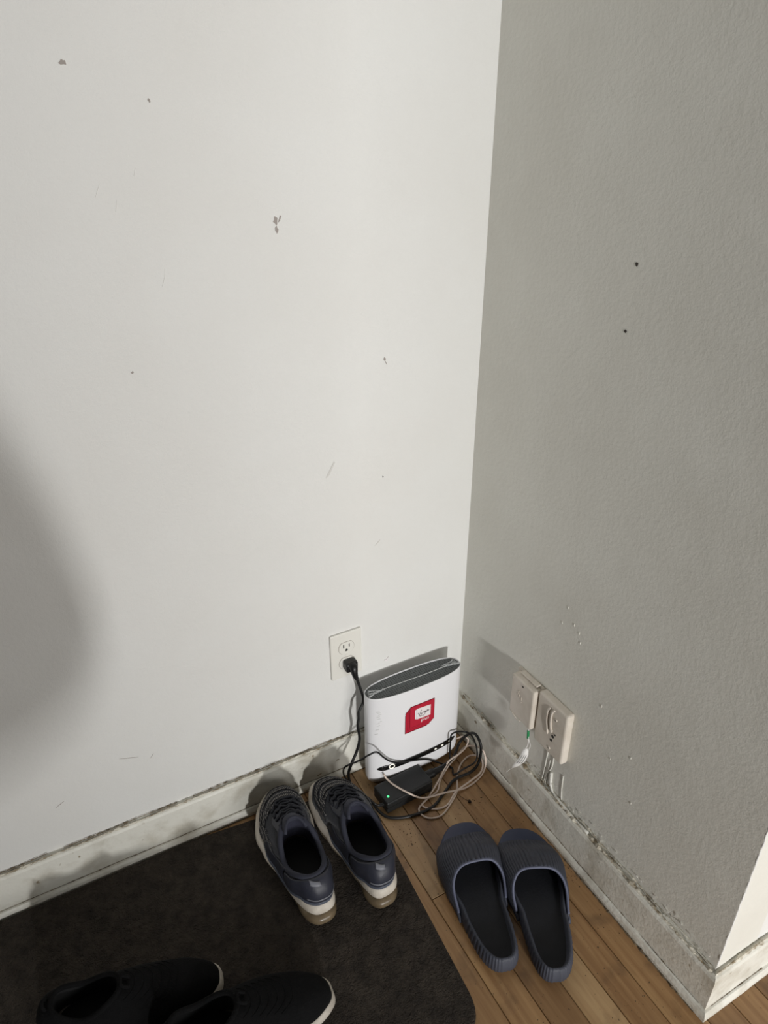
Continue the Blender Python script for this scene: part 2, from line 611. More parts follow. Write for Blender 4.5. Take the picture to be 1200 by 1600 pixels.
# ------- marks on the walls
def mark(name, pts, wall, m, d=.0007):
    if wall == 'L':
        o = prism(name, pts, 1, -d, .0004, m, wall_left)
    else:
        o = prism(name, pts, 0, -d, .0004, m, wall_right)
    par = o.parent
    o.matrix_parent_inverse = Matrix.Translation(par.location).inverted()
    return o
def blob(cx, cz, rx, rz_, n=9, seed=0, jag=.4):
    rr = random.Random(seed)
    return [(cx+rx*math.cos(2*PI*i/n)*(1+rr.uniform(-jag, jag)), cz+rz_*math.sin(2*PI*i/n)*(1+rr.uniform(-jag, jag))) for i in range(n)]
mark('scuff_mark', blob(-.3805, 1.169, .0035, .0055, seed=1), 'L', 'scuff')
mark('scuff_mark', blob(-.380, 1.157, .0022, .0045, seed=2), 'L', 'scuff')
mark('scuff_mark', [(-.377, 1.166), (-.374, 1.168), (-.3715, 1.1745), (-.373, 1.176)], 'L', 'scuff')
mark('scuff_mark', blob(-.634, 1.36, .0042, .003, seed=3), 'L', 'scuff')
mark('scuff_mark', blob(-.539, 1.321, .0016, .0022, seed=4), 'L', 'scuff')
mark('scuff_mark', blob(-.616, .977, .0018, .0016, seed=5), 'L', 'scuff')
mark('scuff_mark', blob(-.200, .936, .0022, .0028, seed=6), 'L', 'scuff')
mark('scuff_mark', [(-.1995, .934), (-.198, .929), (-.1955, .925), (-.197, .930)], 'L', 'scuff')
mark('scuff_mark', blob(-.204, .713, .0014, .0016, seed=7), 'L', 'nail')
mark('scuff_mark', [(-.318, .736), (-.312, .742), (-.300, .764), (-.302, .766), (-.312, .750), (-.319, .738)], 'L', 'scuff_soft')
mark('scuff_mark', [(-.222, .568), (-.213, .574), (-.211, .578), (-.216, .574)], 'L', 'scuff_soft')
for cx, cz, a, l in [(-.553, 1.10, 1.2, .016), (-.55, 1.11, 1.4, .012), (-.62, 1.22, 1.1, .018), (-.60, 1.20, 1.3, .015), (-.57, 1.24, 1.2, .01), (-.74, .26, -.35, .035), (-.70, .245, .9, .012), (-.87, .21, .5, .018)]:
    dx, dz = math.cos(a)*l/2, math.sin(a)*l/2
    mark('scratch', [(cx-dx, cz-dz), (cx, cz-.0006), (cx+dx, cz+dz), (cx, cz+.0006)], 'L', 'scuff_soft' if cz > .5 else 'scuff')
# the crescent chip over the router
mark('paint_chip', [(-.202, .274), (-.1985, .2705), (-.1945, .2725), (-.192, .281), (-.1945, .2775), (-.1975, .2745), (-.200, .2755)], 'L', 'sticker_white', .0016)
mark('nail_hole', blob(-.341, 1.128, .0025, .0030, seed=8), 'R', 'nail')
mark('nail_hole', blob(-.340, 1.037, .0026, .0026, seed=9), 'R', 'nail')
for i, (y_, z_) in enumerate([(-.344, .507), (-.35, .49), (-.33, .515), (-.31, .54), (-.42, .40), (-.5, .35), (-.30, .50), (-.46, .31), (-.52, .26)]):
    mark('paint_drip', blob(y_, z_, .0008, .003, 7, 60+i), 'R', 'paint_rough', .0011)

def onwall(o, par):
    o.parent = par
    o.matrix_parent_inverse = Matrix.Translation(par.location).inverted()
    return o
# cords painted over, running from the blank plate down to the baseboard
for pts, r in [
    ([(-.001, -.314, .21), (-.001, -.311, .165), (-.001, -.309, .125), (-.002, -.307, .105)], .0013),
    ([(-.001, -.330, .21), (-.001, -.329, .165), (-.001, -.318, .130), (-.002, -.313, .104)], .0013),
    ([(-.001, -.322, .175), (-.001, -.321, .145), (-.002, -.318, .106)], .0010),
    ([(-.002, -.331, .150), (-.002, -.334, .120), (-.003, -.345, .107), (-.006, -.38, .106), (-.006, -.45, .105)], .0028),
    ([(-.001, -.362, .17), (-.001, -.363, .135), (-.001, -.367, .108)], .0011)]:
    onwall(tube('painted_cord', pts, lambda t, r=r: r*(1+.7*nz(t*17, r*900)), 'paint_rough', None, n=8, seg=6), wall_right)

# ---------------------------------------------------------------- door mat
def mat_outline(inset=0):
    Q = [Vector((-.298, -.060)), Vector((-.66, -.0228)), Vector((-1.30, -.0222)), Vector((-1.33, -.575)), Vector((-.334, -.592))]
    cen = sum(Q, Vector((0, 0)))/5
    R = [.034, .05, .04, .05, .055]
    out = []
    for i in range(5):
        p, a, b = Q[i], Q[i-1], Q[(i+1) % 5]
        da, db = (a-p).normalized(), (b-p).normalized()
        r = R[i]
        for k in range(9):
            t = k/8
            s0, s1 = p+da*r, p+db*r
            q = s0*(1-t)**2 + p*2*t*(1-t) + s1*t**2
            out.append(q)
        # straight run to the next corner
        nxt = Q[(i+1) % 5] - db*R[(i+1) % 5]
        st = p+db*r
        for k in range(1, 40):
            out.append(st.lerp(nxt, k/40))
    if inset:
        out = [q + (cen-q).normalized()*inset for q in out]
    return out
mo = [mat_outline(0), mat_outline(.001), mat_outline(.004), mat_outline(.008)]
rows = []
for o_, z in zip(mo, (.0005, .006, .0085, .0092)):
    rows.append([(p.x, p.y, z) for p in o_])
bm = bmesh.new()
rv = [[bm.verts.new(p) for p in r] for r in rows]
n = len(rv[0])
for i in range(3):
    for j in range(n):
        bm.faces.new((rv[i][j], rv[i][(j+1) % n], rv[i+1][(j+1) % n], rv[i+1][j]))
bm.faces.new(rv[3])
bm.faces.new(list(reversed(rv[0])))
bmesh.ops.recalc_face_normals(bm, faces=bm.faces)
me = bpy.data.meshes.new('door_mat')
bm.to_mesh(me)
bm.free()
dm = link('door_mat', me, 'mat', None, False)
tag(dm, 'dark rubber door mat with rounded corners on the wood floor', 'mat')

# ---------------------------------------------------------------- crumbs and a dried twig on the boards
def crumbs():
    rr = random.Random(77)
    vs_, fs = [], []
    spots = [(-.272, -.235, .020, .018, 26), (-.27, -.20, .02, .02, 14), (-.10, -.24, .05, .05, 16), (-.045, -.30, .012, .12, 22), (-.034, -.45, .008, .10, 26), (-.14, -.22, .06, .03, 16), (-.20, -.22, .04, .02, 12), (-.15, -.65, .12, .08, 14), (-.30, -.06, .02, .03, 8), (-.06, -.6, .03, .1, 10)]
    for cx, cy, sx, sy, n_ in spots:
        for i in range(n_):
            x, y = rr.gauss(cx, sx*.6), rr.gauss(cy, sy*.6)
            x = min(x, -.0235)
            r = rr.choice((.0005, .0007, .001, .0014))
            b0 = len(vs_)
            for q in range(4):
                a_ = q*PI/2+rr.random()
                vs_.append((x+r*math.cos(a_)*rr.uniform(.6, 1.3), y+r*math.sin(a_)*rr.uniform(.6, 1.3), .0001))
            vs_.append((x, y, r*.9))
            fs += [(b0+q, b0+(q+1) % 4, b0+4) for q in range(4)]
    o = raw('floor_crumbs', vs_, fs, 'crumb_dark', None, False, fix=False)
    o['kind'] = 'stuff'
    o.parent = fl
    o.matrix_parent_inverse = Matrix.Translation(fl.location).inverted()
crumbs()
tw = thing('dried_berry', 'tiny dark dried berry with a thin stem on the wood floor', 'berry', (-.109, -.214, 0))
bm = bmesh.new()
bmesh.ops.create_icosphere(bm, subdivisions=2, radius=.0038)
for v in bm.verts:
    v.co *= 1+.25*nz(v.co.x*400, v.co.y*400, v.co.z*400)
    v.co.z += .0036
me = bpy.data.meshes.new('berry')
bm.to_mesh(me)
bm.free()
link('berry', me, 'crumb_dark', tw)
tube('stem', [(0, 0, .004), (-.005, .010, .003), (-.008, .020, .0014), (-.009, .028, .001)], .0005, 'crumb_dark', tw, n=5, seg=5)

# ---------------------------------------------------------------- shoes
def interp(tab, x):
    if x <= tab[0][0]:
        return tab[0][1]
    for (a, va), (b, vb) in zip(tab, tab[1:]):
        if x <= b:
            t = (x-a)/(b-a)
            t = t*t*(3-2*t)
            return va+(vb-va)*t
    return tab[-1][1]

class Last:
    """plan outline of a foot: heel at x=0, toe at x=L, med=+1 when the inner side is +y"""
    def __init__(s, L, W, med, bend=.010, n=3.0, nt=None):
        s.L, s.med, s.bend, s.n, s.nt, s.cut = L, med, bend, n, nt or n, 0
        s.tab = [(0, .40*W), (.18, .37*W), (.38, .36*W), (.55, .43*W), (.70, .50*W), (.85, .47*W), (1, .40*W)]
    def at(s, th, d=0):
        """th 0 = heel, pi = toe; +y side first"""
        f = .5*(1-math.cos(th))
        n_ = s.n if f < .5 else s.nt
        e = (max(0, 1-abs(2*f-1)**n_))**(1/n_)
        w_ = (interp(s.tab, f)-d)*e
        x = d + (s.L-2*d)*f
        if s.cut and (th < PI) == (s.med > 0):
            w_ -= s.cut*math.exp(-((f-.68)/.22)**2)*e
        c = s.med*s.bend*(1.5*(f-.45)**2*2.2 - .25)
        y = c + (w_ if th < PI else -w_)
        return Vector((x, y))

def stack(name, last, layers, m, parent, N=96, cap=True, rib=None):
    """layers: list of (inset, z or z(f)) rings"""
    rows = []
    for d, z in layers:
        r = []
        for k_ in range(N):
            th = 2*PI*k_/N
            f = .5*(1-math.cos(th))
            dd = d(th) if callable(d) else d
            p = last.at(th, dd)
            r.append((p.x, p.y, z(f) if callable(z) else z))
        rows.append(r)
    return grid(name, rows, m, parent, closed_v=True, cap=cap)

class Upper:
    def __init__(s, last, zb, inset, xc, ax, ay, zh, zs, zf, g1=.42):
        s.__dict__.update(last=last, zb=zb, inset=inset, xc=xc, ax=ax, ay=ay, zh=zh, zs=zs, zf=zf, g1=g1)
    def top(s, th, sc_=1.0, dz=0):
        f = .5*(1-math.cos(th))
        x = s.xc - s.ax*sc_*math.cos(th)
        e = abs(math.sin(th))**.85
        c = s.last.med*s.last.bend*(1.5*(.25-.45)**2*2.2-.25)
        y = c + s.ay*sc_*e*(1 if th % (2*PI) < PI else -1)
        z = interp([(0, s.zh), (.45, s.zs), (1, s.zf)], f)
        return Vector((x, y, z+dz))
    def S(s, th, t, off=0):
        th %= 2*PI
        f = .5*(1-math.cos(th))
        b = s.last.at(th, s.inset(f) if callable(s.inset) else s.inset)
        B = Vector((b.x, b.y, s.zb(f)))
        T = s.top(th)
        a = t*PI/2
        hf = 1-math.cos(a)
        kk = max(0, (f-.45)/.55)**1.2
        g = s.g1*math.sqrt(max(0, 1-(1-min(hf/.25, 1))**2)) + (1-s.g1)*hf**1.25
        zf_ = (1-kk)*math.sin(a) + kk*g
        bulge = .006*math.sin(PI*min(1, t*1.1))*(1-kk)
        hx = Vector((b.x-T.x, b.y-T.y))
        hx = hx.normalized() if hx.length > 1e-6 else Vector((0, 0))
        P = Vector((B.x+(T.x-B.x)*hf+hx.x*bulge, B.y+(T.y-B.y)*hf+hx.y*bulge, B.z+(T.z-B.z)*zf_))
        if off:
            e = 1e-3
            n = (s.S(th+e, t)-s.S(th-e, t)).cross(s.S(th, min(1, t+e))-s.S(th, max(0, t-e)))
            n = n.normalized() if n.length > 1e-12 else Vector((0, 0, 1))
            c = Vector((s.last.L*.5, 0, .03))
            if n.dot(P-c) < 0:
                n = -n
            P = P + n*off
        return P
    def shell(s, name, m, parent, N=96, K=18):
        return grid(name, [[s.S(2*PI*k_/N, j/K) for k_ in range(N)] for j in range(K+1)], m, parent, closed_v=True)
    def patch(s, name, th0, th1, t0, t1, off, m, parent, N=40, K=6, thick=.0012):
        f0 = t0 if callable(t0) else (lambda u: t0)
        f1 = t1 if callable(t1) else (lambda u: t1)
        rows = []
        for j in range(K+1):
            r = []
            for i in range(N+1):
                u = i/N
                th = th0+(th1-th0)*u
                r.append(s.S(th, f0(u)+(f1(u)-f0(u))*j/K, off))
            rows.append(r)
        return grid(name, rows, m, parent, thick=thick)
    def inner(s, name, m, parent, zin, N=64):
        rows = []
        for sc_, dz in ((1.0, -.001), (.97, -.012), (.99, -.03), (1.04, -.05)):
            rows.append([s.top(2*PI*k_/N, sc_, dz) for k_ in range(N)])
        rows = [[Vector((p.x, p.y, max(p.z, zin))) for p in r] for r in rows]
        return grid(name, rows, m, parent, closed_v=True)
    def floor_(s, name, m, parent, z, sc_=1.03, N=48):
        r = [s.top(2*PI*k_/N, sc_) for k_ in range(N)]
        r = [Vector((p.x, p.y, z)) for p in r]
        b = [Vector((p.x, p.y, z-.004)) for p in r]
        return grid(name, [b, r], m, parent, closed_v=True, cap=True, smooth=False)

def running_shoe(label, loc, rz, med):
    t = thing('running_shoe', label, 'shoe', loc, rz, 'navy running shoes on the mat')
    L = .297
    la = Last(L, .132, med, .012)
    la.tab = [(0, .040), (.18, .039), (.38, .044), (.55, .057), (.68, .064), (.85, .0605), (1, .050)]
    la.cut = .007
    # clear sole under the whole shoe and the bulging cushion under the heel
    stack('outsole', la, [(.008, .0005), (.004, .004), (.006, .009)], 'outsole', t)
    zb = lambda f: interp([(0, .019), (.10, .021), (.30, .021), (.42, .009), (1, .008)], f)
    zt = lambda f: interp([(0, .052), (.08, .050), (.22, .036), (.42, .031), (.6, .038), (.85, .038), (1, .042)], f)
    zm = lambda f: zb(f)*.5+zt(f)*.5
    ms = stack('midsole', la, [(.012, zb), (.004, lambda f: zb(f)+.003), (lambda th: -.001-.002*math.cos(th), zm), (.001, lambda f: zt(f)-.003), (.006, zt)], 'midsole', t)
    # air cushion: a fat tube round the heel
    pts = []
    for i in range(25):
        th = -.95 + 1.9*i/24
        p = la.at(th % (2*PI), .008 + .010*(abs(th)/.95)**4)
        pts.append((p.x-.004*math.cos(th), p.y, .0112))
    tube('air_cushion', pts, lambda u: .0105*(1-.35*abs(2*u-1)**6), 'air', t, n=3, seg=14)
    U = Upper(la, lambda f: zt(f)-.003, lambda f: interp([(0, .007), (.08, .005), (.22, .0005), (.42, .001), (.62, .010), (1, .010)], f), .094, .062, .0345, .100, .076, .104)
    U.shell('upper', 'navy', t)
    U.inner('lining', 'lining', t, .046)
    U.floor_('insole', 'insole', t, .050)
    tube('collar', [U.top(2*PI*k_/40, 1.04, -.001) for k_ in range(40)], .0052, 'collar', t, n=2, seg=8, closed=True)
    # tongue standing up in the throat
    rows = []
    for j in range(9):
        v = j/8
        r = []
        for i in range(13):
            u = -1+2*i/12
            base = U.top(PI+.62*u, 1.0)
            r.append(Vector((base.x - .002 + (.030*(1-v) - .010*v) - .010*(abs(u)**2)*v, base.y*(.95), base.z - .012*(1-v)*1.2 + (.006+.017*v)*(1-.45*abs(u)**2.4) - .003)))
        rows.append(r)
    grid('tongue', rows, 'collar', t, thick=.005)
    # vamp under the laces, eyelet rows, laces
    U.patch('lace_vamp', PI-.42, PI+.42, .66, .99, .0012, 'lining', t, N=20, K=10)
    for sg in (-1, 1):
        U.patch('eyestay', PI+sg*.36, PI+sg*.85, lambda u: .66+.14*u, .985, .0024, 'navy_smooth', t, N=14, K=10, thick=.002)
    for i in range(7):
        tt = .68+.044*i
        pts = []
        for q in range(11):
            u = -1+2*q/10
            sl = .030*u*(1 if i % 2 else -1)
            pts.append(U.S(PI+.62*u, min(.99, tt+sl+.015*math.sin(q*2.2+i)), .0045+.003*(1-u*u)))
        tube('lace', pts, .0026, 'lace', t, n=3, seg=6, flat=.7)
    for sg in (-1, 1):
        pts = []
        for q in range(14):
            a = q/13*2*PI
            c = U.S(PI+sg*.30, .70, .011)
            pts.append(c + Vector((.014*math.sin(a)*.6-.004, sg*(.016-.018*math.cos(a)), -.004*abs(sg*(.016-.018*math.cos(a)))/.03)))
        tube('lace_loop', pts, .0022, 'lace', t, n=3, seg=6)
    # toe bumper, knit stripes with grey dots
    U.patch('toe_cap', PI-.95, PI+.95, .0, lambda u: .27-.09*(2*u-1)**2, .0014, 'navy', t, N=40, K=5)
    for t0, t1, w_ in ((.33, .44, 1.30), (.50, .60, 1.15), (.635, .675, .9)):
        U.patch('knit_stripe', PI-w_, PI+w_, lambda u, t0=t0: t0-.09*abs(2*u-1)**2, lambda u, t1=t1: t1-.09*abs(2*u-1)**2, .0018, 'knit', t, N=44, K=4)
    lat = -med
    sgn = 1 if lat > 0 else -1
    U.patch('knit_side', PI-sgn*1.12, PI-sgn*1.95, .12, .60, .0016, 'knit', t, N=16, K=8)
    # heel counter
    hc = U.patch('heel_counter', -1.05, 1.05, .10, lambda u: .86-.30*abs(2*u-1)**2, .0022, 'navy_smooth', t, N=36, K=10, thick=.0025)
    U.patch('heel_line', -.55, .45, .22, .26, .0042, 'reflect', hc, N=24, K=2, thick=.0006)
    U.patch('heel_mark', -.02, .26, lambda u: .60+.06*u, lambda u: .72+.10*u, .0042, 'reflect', hc, N=8, K=3, thick=.0006)
    U.patch('rand', -1.75, 1.75, 0.0, lambda u: .13-.04*abs(2*u-1)**2, .0028, 'rand', t, N=44, K=3, thick=.002)
    U.patch('side_panel', 1.1, 1.75, .05, lambda u: .8-.3*u, .0018, 'navy_smooth', t, N=16, K=8)
    U.patch('side_panel', -1.1, -1.75, .05, lambda u: .8-.3*u, .0018, 'navy_smooth', t, N=16, K=8)
    return t

running_shoe('navy running shoe with dirty white sole, the left one of the pair', (-.500, -.312, .0092), math.radians(86.5), -1)
running_shoe('navy running shoe with dirty white sole, nearer the router', (-.377, -.338, .0092), math.radians(89.5), 1)

def black_sneaker(label, loc, rz, med):
    t = thing('slip_on_sneaker', label, 'shoe', loc, rz, 'black knit sneakers on the mat')
    L = .285
    la = Last(L, .102, med, .010)
    zt = lambda f: interp([(0, .034), (.4, .026), (.8, .024), (1, .032)], f)
    stack('sole', la, [(.010, .0005), (.003, .004), (-.001, lambda f: zt(f)*.55), (.001, lambda f: zt(f)-.002), (.006, zt)], 'sneaker_sole', t)
    U = Upper(la, lambda f: zt(f)-.003, .004, .080, .050, .029, .092, .074, .094, .45)
    U.shell('upper', 'black_knit', t)
    U.inner('lining', 'black_lining', t, .032)
    U.floor_('insole', 'black_lining', t, .036)
    tube('collar', [U.top(2*PI*k_/40, 1.03, 0) for k_ in range(40)], .0042, 'black_knit', t, n=2, seg=8, closed=True)
    h = U.top(0)
    tube('heel_loop', [h+Vector(q) for q in ((-.002, -.007, -.012), (-.010, -.007, .002), (-.012, 0, .006), (-.010, .007, .002), (-.002, .007, -.012))], .0025, 'black_knit', t, n=5, seg=6)
    h = U.top(PI)
    tube('tongue_loop', [h+Vector(q) for q in ((.016, -.008, -.002), (.006, -.008, .007), (.004, 0, .009), (.006, .008, .007), (.016, .008, -.002))], .0025, 'black_knit', t, n=5, seg=6)
    for i in range(6):
        tt = .60+.06*i
        tube('knit_rib', [U.S(PI+.75*(-1+2*q/12), tt, .0002) for q in range(13)], .0008, 'black_knit', t, n=2, seg=5)
    return t
black_sneaker('black knit slip-on sneaker lying nearest the wall, toe pointing right', (-.970, -.272, .0092), math.radians(-13), 1)
black_sneaker('black knit slip-on sneaker with pale toe edge, cut off by frame bottom', (-.820, -.405, .0092), math.radians(-5), -1)

def slide(label, loc, rz, med):
    t = thing('slide_sandal', label, 'sandal', loc, rz, 'navy slide sandals on the wood floor')
    L = .288
    la = Last(L, .118, med, .010, 2.9, 2.9)
    la.tab = [(0, .043), (.18, .043), (.38, .044), (.55, .053), (.70, .060), (.85, .062), (1, .059)]
    N = 240
    rim = lambda f: interp([(0, .040), (.15, .036), (.35, .032), (.6, .034), (.85, .034), (1, .030)], f)
    def ribbed(base, amp):
        def d(th):
            q = min(th, 2*PI-th)
            k_ = max(0, min(1, (1.35-q)/.25))
            return base + amp*k_*math.sin(q*72)
        return d
    rows = []
    def ring(dfun, zf):
        r = []
        for k_ in range(N):
            th = 2*PI*k_/N
            f = .5*(1-math.cos(th))
            p = la.at(th, dfun(th) if callable(dfun) else dfun)
            r.append((p.x, p.y, zf(f) if callable(zf) else zf))
        return r
    rows = [ring(.010, .0005), ring(.004, .003), ring(ribbed(0, .0007), .010), ring(ribbed(.0, .0011), lambda f: rim(f)*.55),
            ring(ribbed(.003, .0011), lambda f: rim(f)*.86), ring(ribbed(.006, .0005), rim), ring(.0080, lambda f: rim(f)-.001),
            ring(.0102, lambda f: rim(f)-.005), ring(.0125, lambda f: .019+.004*f)]
    # inner floor of the toe, a solid sole
    o = grid('sole', rows, 'slide', t, closed_v=True, cap=True)
    # footbed
    r0, r1 = [], []
    for k_ in range(N//2):
        th = 4*PI*k_/N
        f = .5*(1-math.cos(th))
        p = la.at(th, .0110)
        r0.append((p.x, p.y, .018+.004*f))
        r1.append((p.x, p.y, .0235+.003*f))
    grid('footbed', [r0, r1], 'footbed', t, closed_v=True, cap=True, smooth=False)
    # ribbed strap
    def half(x):
        f = x/L
        th = math.acos(max(-1, min(1, 1-2*f)))
        a, b = la.at(th, 0), la.at(2*PI-th-1e-6, 0)
        return (a.y+b.y)/2, (a.y-b.y)/2
    xf = lambda u: .252 - .008*abs(u)**2 - .006*u*med*-1
    xr = lambda u: .170 - .066*max(0, (abs(u)-.10)/.90)**2.4 - .006*u*med*-1
    def hgt(x):
        return interp([(.10, .052), (.17, .074), (.20, .070), (.25, .042), (.285, .034)], x)
    def SP(u, v, off=0):
        x = xr(u) + (xf(u)-xr(u))*v
        c, w_ = half(x)
        w_ += .0025
        a = u*PI/2
        y = c + w_*math.copysign(abs(math.sin(a))**.80, a)
        z = .010 + (hgt(x)-.010)*abs(math.cos(a))**.62
        n_ = Vector((0, math.sin(a), math.cos(a)+.2)).normalized()
        return Vector((x, y, z)) + n_*off
    NU, NV = 240, 16
    st = grid('strap', [[SP(-1+2*i/NU, j/NV, .0009*math.sin(i*PI*2/(NU/30))) for i in range(NU+1)] for j in range(NV+1)], 'slide', t, thick=.0045)
    tube('strap_edge', [SP(-.93+1.86*i/60, 0.0, .0004) for i in range(61)], .0026, 'slide_trim', st, n=2, seg=8)
    # smooth toe pad in front of the strap
    rows = []
    for j in range(17):
        th = 2.14 + (PI-2.14)*j/16
        p, q = la.at(th, .003), la.at(2*PI-th-1e-7, .003)
        rows.append([(p.x, q.y+(p.y-q.y)*i/16, .0315+.005*(1-(-1+2*i/16)**2)*(1-(j/16)**3)) for i in range(17)])
    grid('toe_pad', rows, 'slide_toe', t, thick=.004)
    return t
slide('navy foam slide sandal with ribbed strap, the left one nearer the mat', (-.262, -.540, 0), math.radians(72.5), -1)
slide('navy foam slide sandal with ribbed strap, beside the side wall baseboard', (-.190, -.598, 0), math.radians(65.5), 1)

# ---------------------------------------------------------------- router
RX, RY, RW, RD, RH, RN = -.165, -.062, .230, .0625, .257, 2.7
ro = thing('router', 'white upright internet router with red sticker and dark grille top', 'router', (RX, RY, 0))
def sup(a, d=0, rw=RW/2, rd=RD/2):
    c, s = math.cos(a), math.sin(a)
    return (math.copysign(abs(c)**(2/RN), c)*(rw-d), math.copysign(abs(s)**(2/RN), s)*(rd-d))
def rring(d, z, N=96):
    return [(*sup(2*PI*k_/N, d), z) for k_ in range(N)]
grid('foot', [rring(.014, .0005), rring(.012, .012)], 'black_plastic', ro, closed_v=True, cap=True)
grid('body', [rring(.012, .010), rring(.005, .0115), rring(.0015, .017), rring(0, .026), rring(0, .12), rring(0, RH-.004), rring(0, RH-.001), rring(.0006, RH),
              rring(.0016, RH), rring(.0018, RH-.005)], 'plastic_white', ro, closed_v=True, cap=True)
grid('grille', [rring(.0019, RH-.006), rring(.002, RH-.0026)], 'grille', ro, closed_v=True, cap=True, smooth=False)
# shrink film seam over the grille and its gathered ends
tube('film_seam', [(-.108, 0, RH-.001), (-.05, .001, RH-.0012), (.03, -.001, RH-.0012), (.108, 0, RH-.001)], .0006, 'film_line', ro, n=6, seg=5)
for sg in (-1, 1):
    for i in range(9):
        rr = random.Random(100*sg+i)
        x0_ = sg*(.112-.001*i)
        y0_ = (i-4)*.0042
        vs_ = []
        for q in range(6):
            v = q/5
            vs_.append((x0_*(1-v)+sg*(.078+rr.uniform(-.008, .012))*v, y0_*(1-v)*(.6 if abs(y0_) > .012 else 1)+rr.uniform(-.004, .004)*v, RH-.0016+.003*abs(math.sin(v*4+i))))
        tube('film_crease', vs_, lambda t_: .0009*(1-.6*t_), 'film', ro, n=2, seg=5)
for i, (dx, z) in enumerate(((0, .222), (.002, .219), (.004, .214), (.001, .208), (.002, .202), (.005, .194), (.001, .189), (.001, .183), (-.001, .172), (-.003, .160))):
    a_ = max(-.99, min(.99, (-.100+dx)/(RW/2)))
    pts = []
    for q in range(4):
        x_ = -.1005+dx+.0022*q
        pts.append((x_, -(RD/2)*(max(0, 1-abs(x_/(RW/2))**RN))**(1/RN)-.0002, z+.0004*q))
    tube('film_wrinkle', pts, .0007, 'film_line', ro, n=2, seg=5)
# glossy light strip along the lower front
def front_pt(x, z, off):
    c = max(-1, min(1, x/(RW/2)))
    y = -(RD/2)*(max(0, 1-abs(c)**RN))**(1/RN)
    return Vector((x, y-off, z))
rows = []
for j in range(5):
    v = -1+2*j/4
    r = []
    for i in range(61):
        x = -.100+.200*i/60
        e = min(1, (1-abs(x)/.1003)*7)**.5
        r.append(front_pt(x, .0565+v*.0068*e, .0007))
    rows.append(r)
strip = grid('light_strip', rows, 'black_gloss', ro, thick=.0012)
ring_c = (-.068, .0575)
tube('power_ring', [front_pt(ring_c[0]+.0060*math.cos(2*PI*k_/20), ring_c[1]+.0060*math.sin(2*PI*k_/20), .0018) for k_ in range(20)], .0010, 'led', strip, n=1, seg=6, closed=True)
def micon(pts):
    n_ = len(pts)
    a = [front_pt(x, z, .0012) for x, z in pts]
    b = [front_pt(x, z, .0020) for x, z in pts]
    raw('status_light', a+b, [tuple(range(n_)), tuple(range(n_, 2*n_))]+[(i, (i+1) % n_, n_+(i+1) % n_, n_+i) for i in range(n_)], 'led', strip, False)
micon([(.0400, .0545), (.0460, .0545), (.0452, .0570), (.0430, .0590), (.0408, .0570)])
micon([(.0585, .0552), (.0635, .0552), (.0648, .0566), (.0635, .0585), (.0590, .0585), (.0580, .0570)])
micon([(.0795, .0562), (.0815, .0552), (.0830, .0568), (.0815, .0585), (.0795, .0580)])
# the sticker: three stacked red cards, white flag with script, word below
def plate_poly(name, pts, y0, y1, m, parent):
    return prism(name, pts, 1, y0, y1, m, parent)
def card(x0_, z0_, x1_, z1_, ch_=.003):
    return [(x0_, z0_), (x1_-ch_, z0_), (x1_, z0_+ch_), (x1_, z1_), (x0_+ch_, z1_), (x0_, z1_-ch_)]
yb = -RD/2
stk = plate_poly('sticker', card(-.0372, -.002+.141, .0262, .2, .010), yb-.0002, yb+.001, 'red_dark', ro)
for i, (dx, dz) in enumerate(((-.0098, -.0105), (-.0048, -.0052), (0, 0))):
    x0_, x1_, z0_, z1_ = -.0268+dx, .0345+dx, .1515+dz, .2110+dz
    plate_poly('card_outline', card(x0_, z0_, x1_, z1_), yb-.0003-.0005*i, yb, 'red_dark', stk)
    plate_poly('card', card(x0_+.0010, z0_+.0010, x1_-.0010, z1_-.0010), yb-.0005-.0005*i, yb, 'red', stk)
plate_poly('flag', [(-.0095, .1705), (.0245, .1695), (.0245, .1985), (-.0095, .2005)], yb-.0020, yb, 'sticker_white', stk)
plate_poly('flag_fold', [(-.0140, .1735), (-.0104, .1712), (-.0104, .1996), (-.0140, .1978)], yb-.0020, yb, 'plastic_white', stk)
SC = [[(0, .55), (.07, .66), (.11, .18), (.2, .6), (.30, 1.05)], [(.31, .52), (.28, .27), (.35, .30)], [(.40, .52), (.38, .25), (.42, .47), (.49, .52)],
      [(.62, .50), (.53, .48), (.52, .30), (.60, .32), (.64, .52), (.60, .05), (.45, -.12), (.14, .02), (.34, .12)], [(.71, .52), (.68, .27), (.75, .30)],
      [(.79, .54), (.77, .26), (.81, .46), (.88, .54), (.87, .30), (.98, .40)]]
for s_ in SC:
    tube('script_stroke', [(-.0072+.029*x, yb-.0021, .1762+.0155*z+.0035*x) for x, z in s_], .00055, 'ink', stk, n=4, seg=5)
def text_mesh(name, body, size, m, parent, mw, extr=.0002):
    cu = bpy.data.curves.new(name, 'FONT')
    cu.body = body
    cu.size = size
    cu.extrude = extr
    cu.resolution_u = 3
    ob = bpy.data.objects.new('tmp_text', cu)
    COL.objects.link(ob)
    dg = bpy.context.evaluated_depsgraph_get()
    me_ = bpy.data.meshes.new_from_object(ob.evaluated_get(dg))
    bpy.data.objects.remove(ob)
    bpy.data.curves.remove(cu)
    me_.transform(mw)
    me_.name = name
    return link(name, me_, m, parent, False)
text_mesh('word_print', 'plus', .0128, 'sticker_white', stk, Matrix.Translation((.0010, yb-.0018, .1600)) @ Matrix.Rotation(PI/2, 4, 'X'))

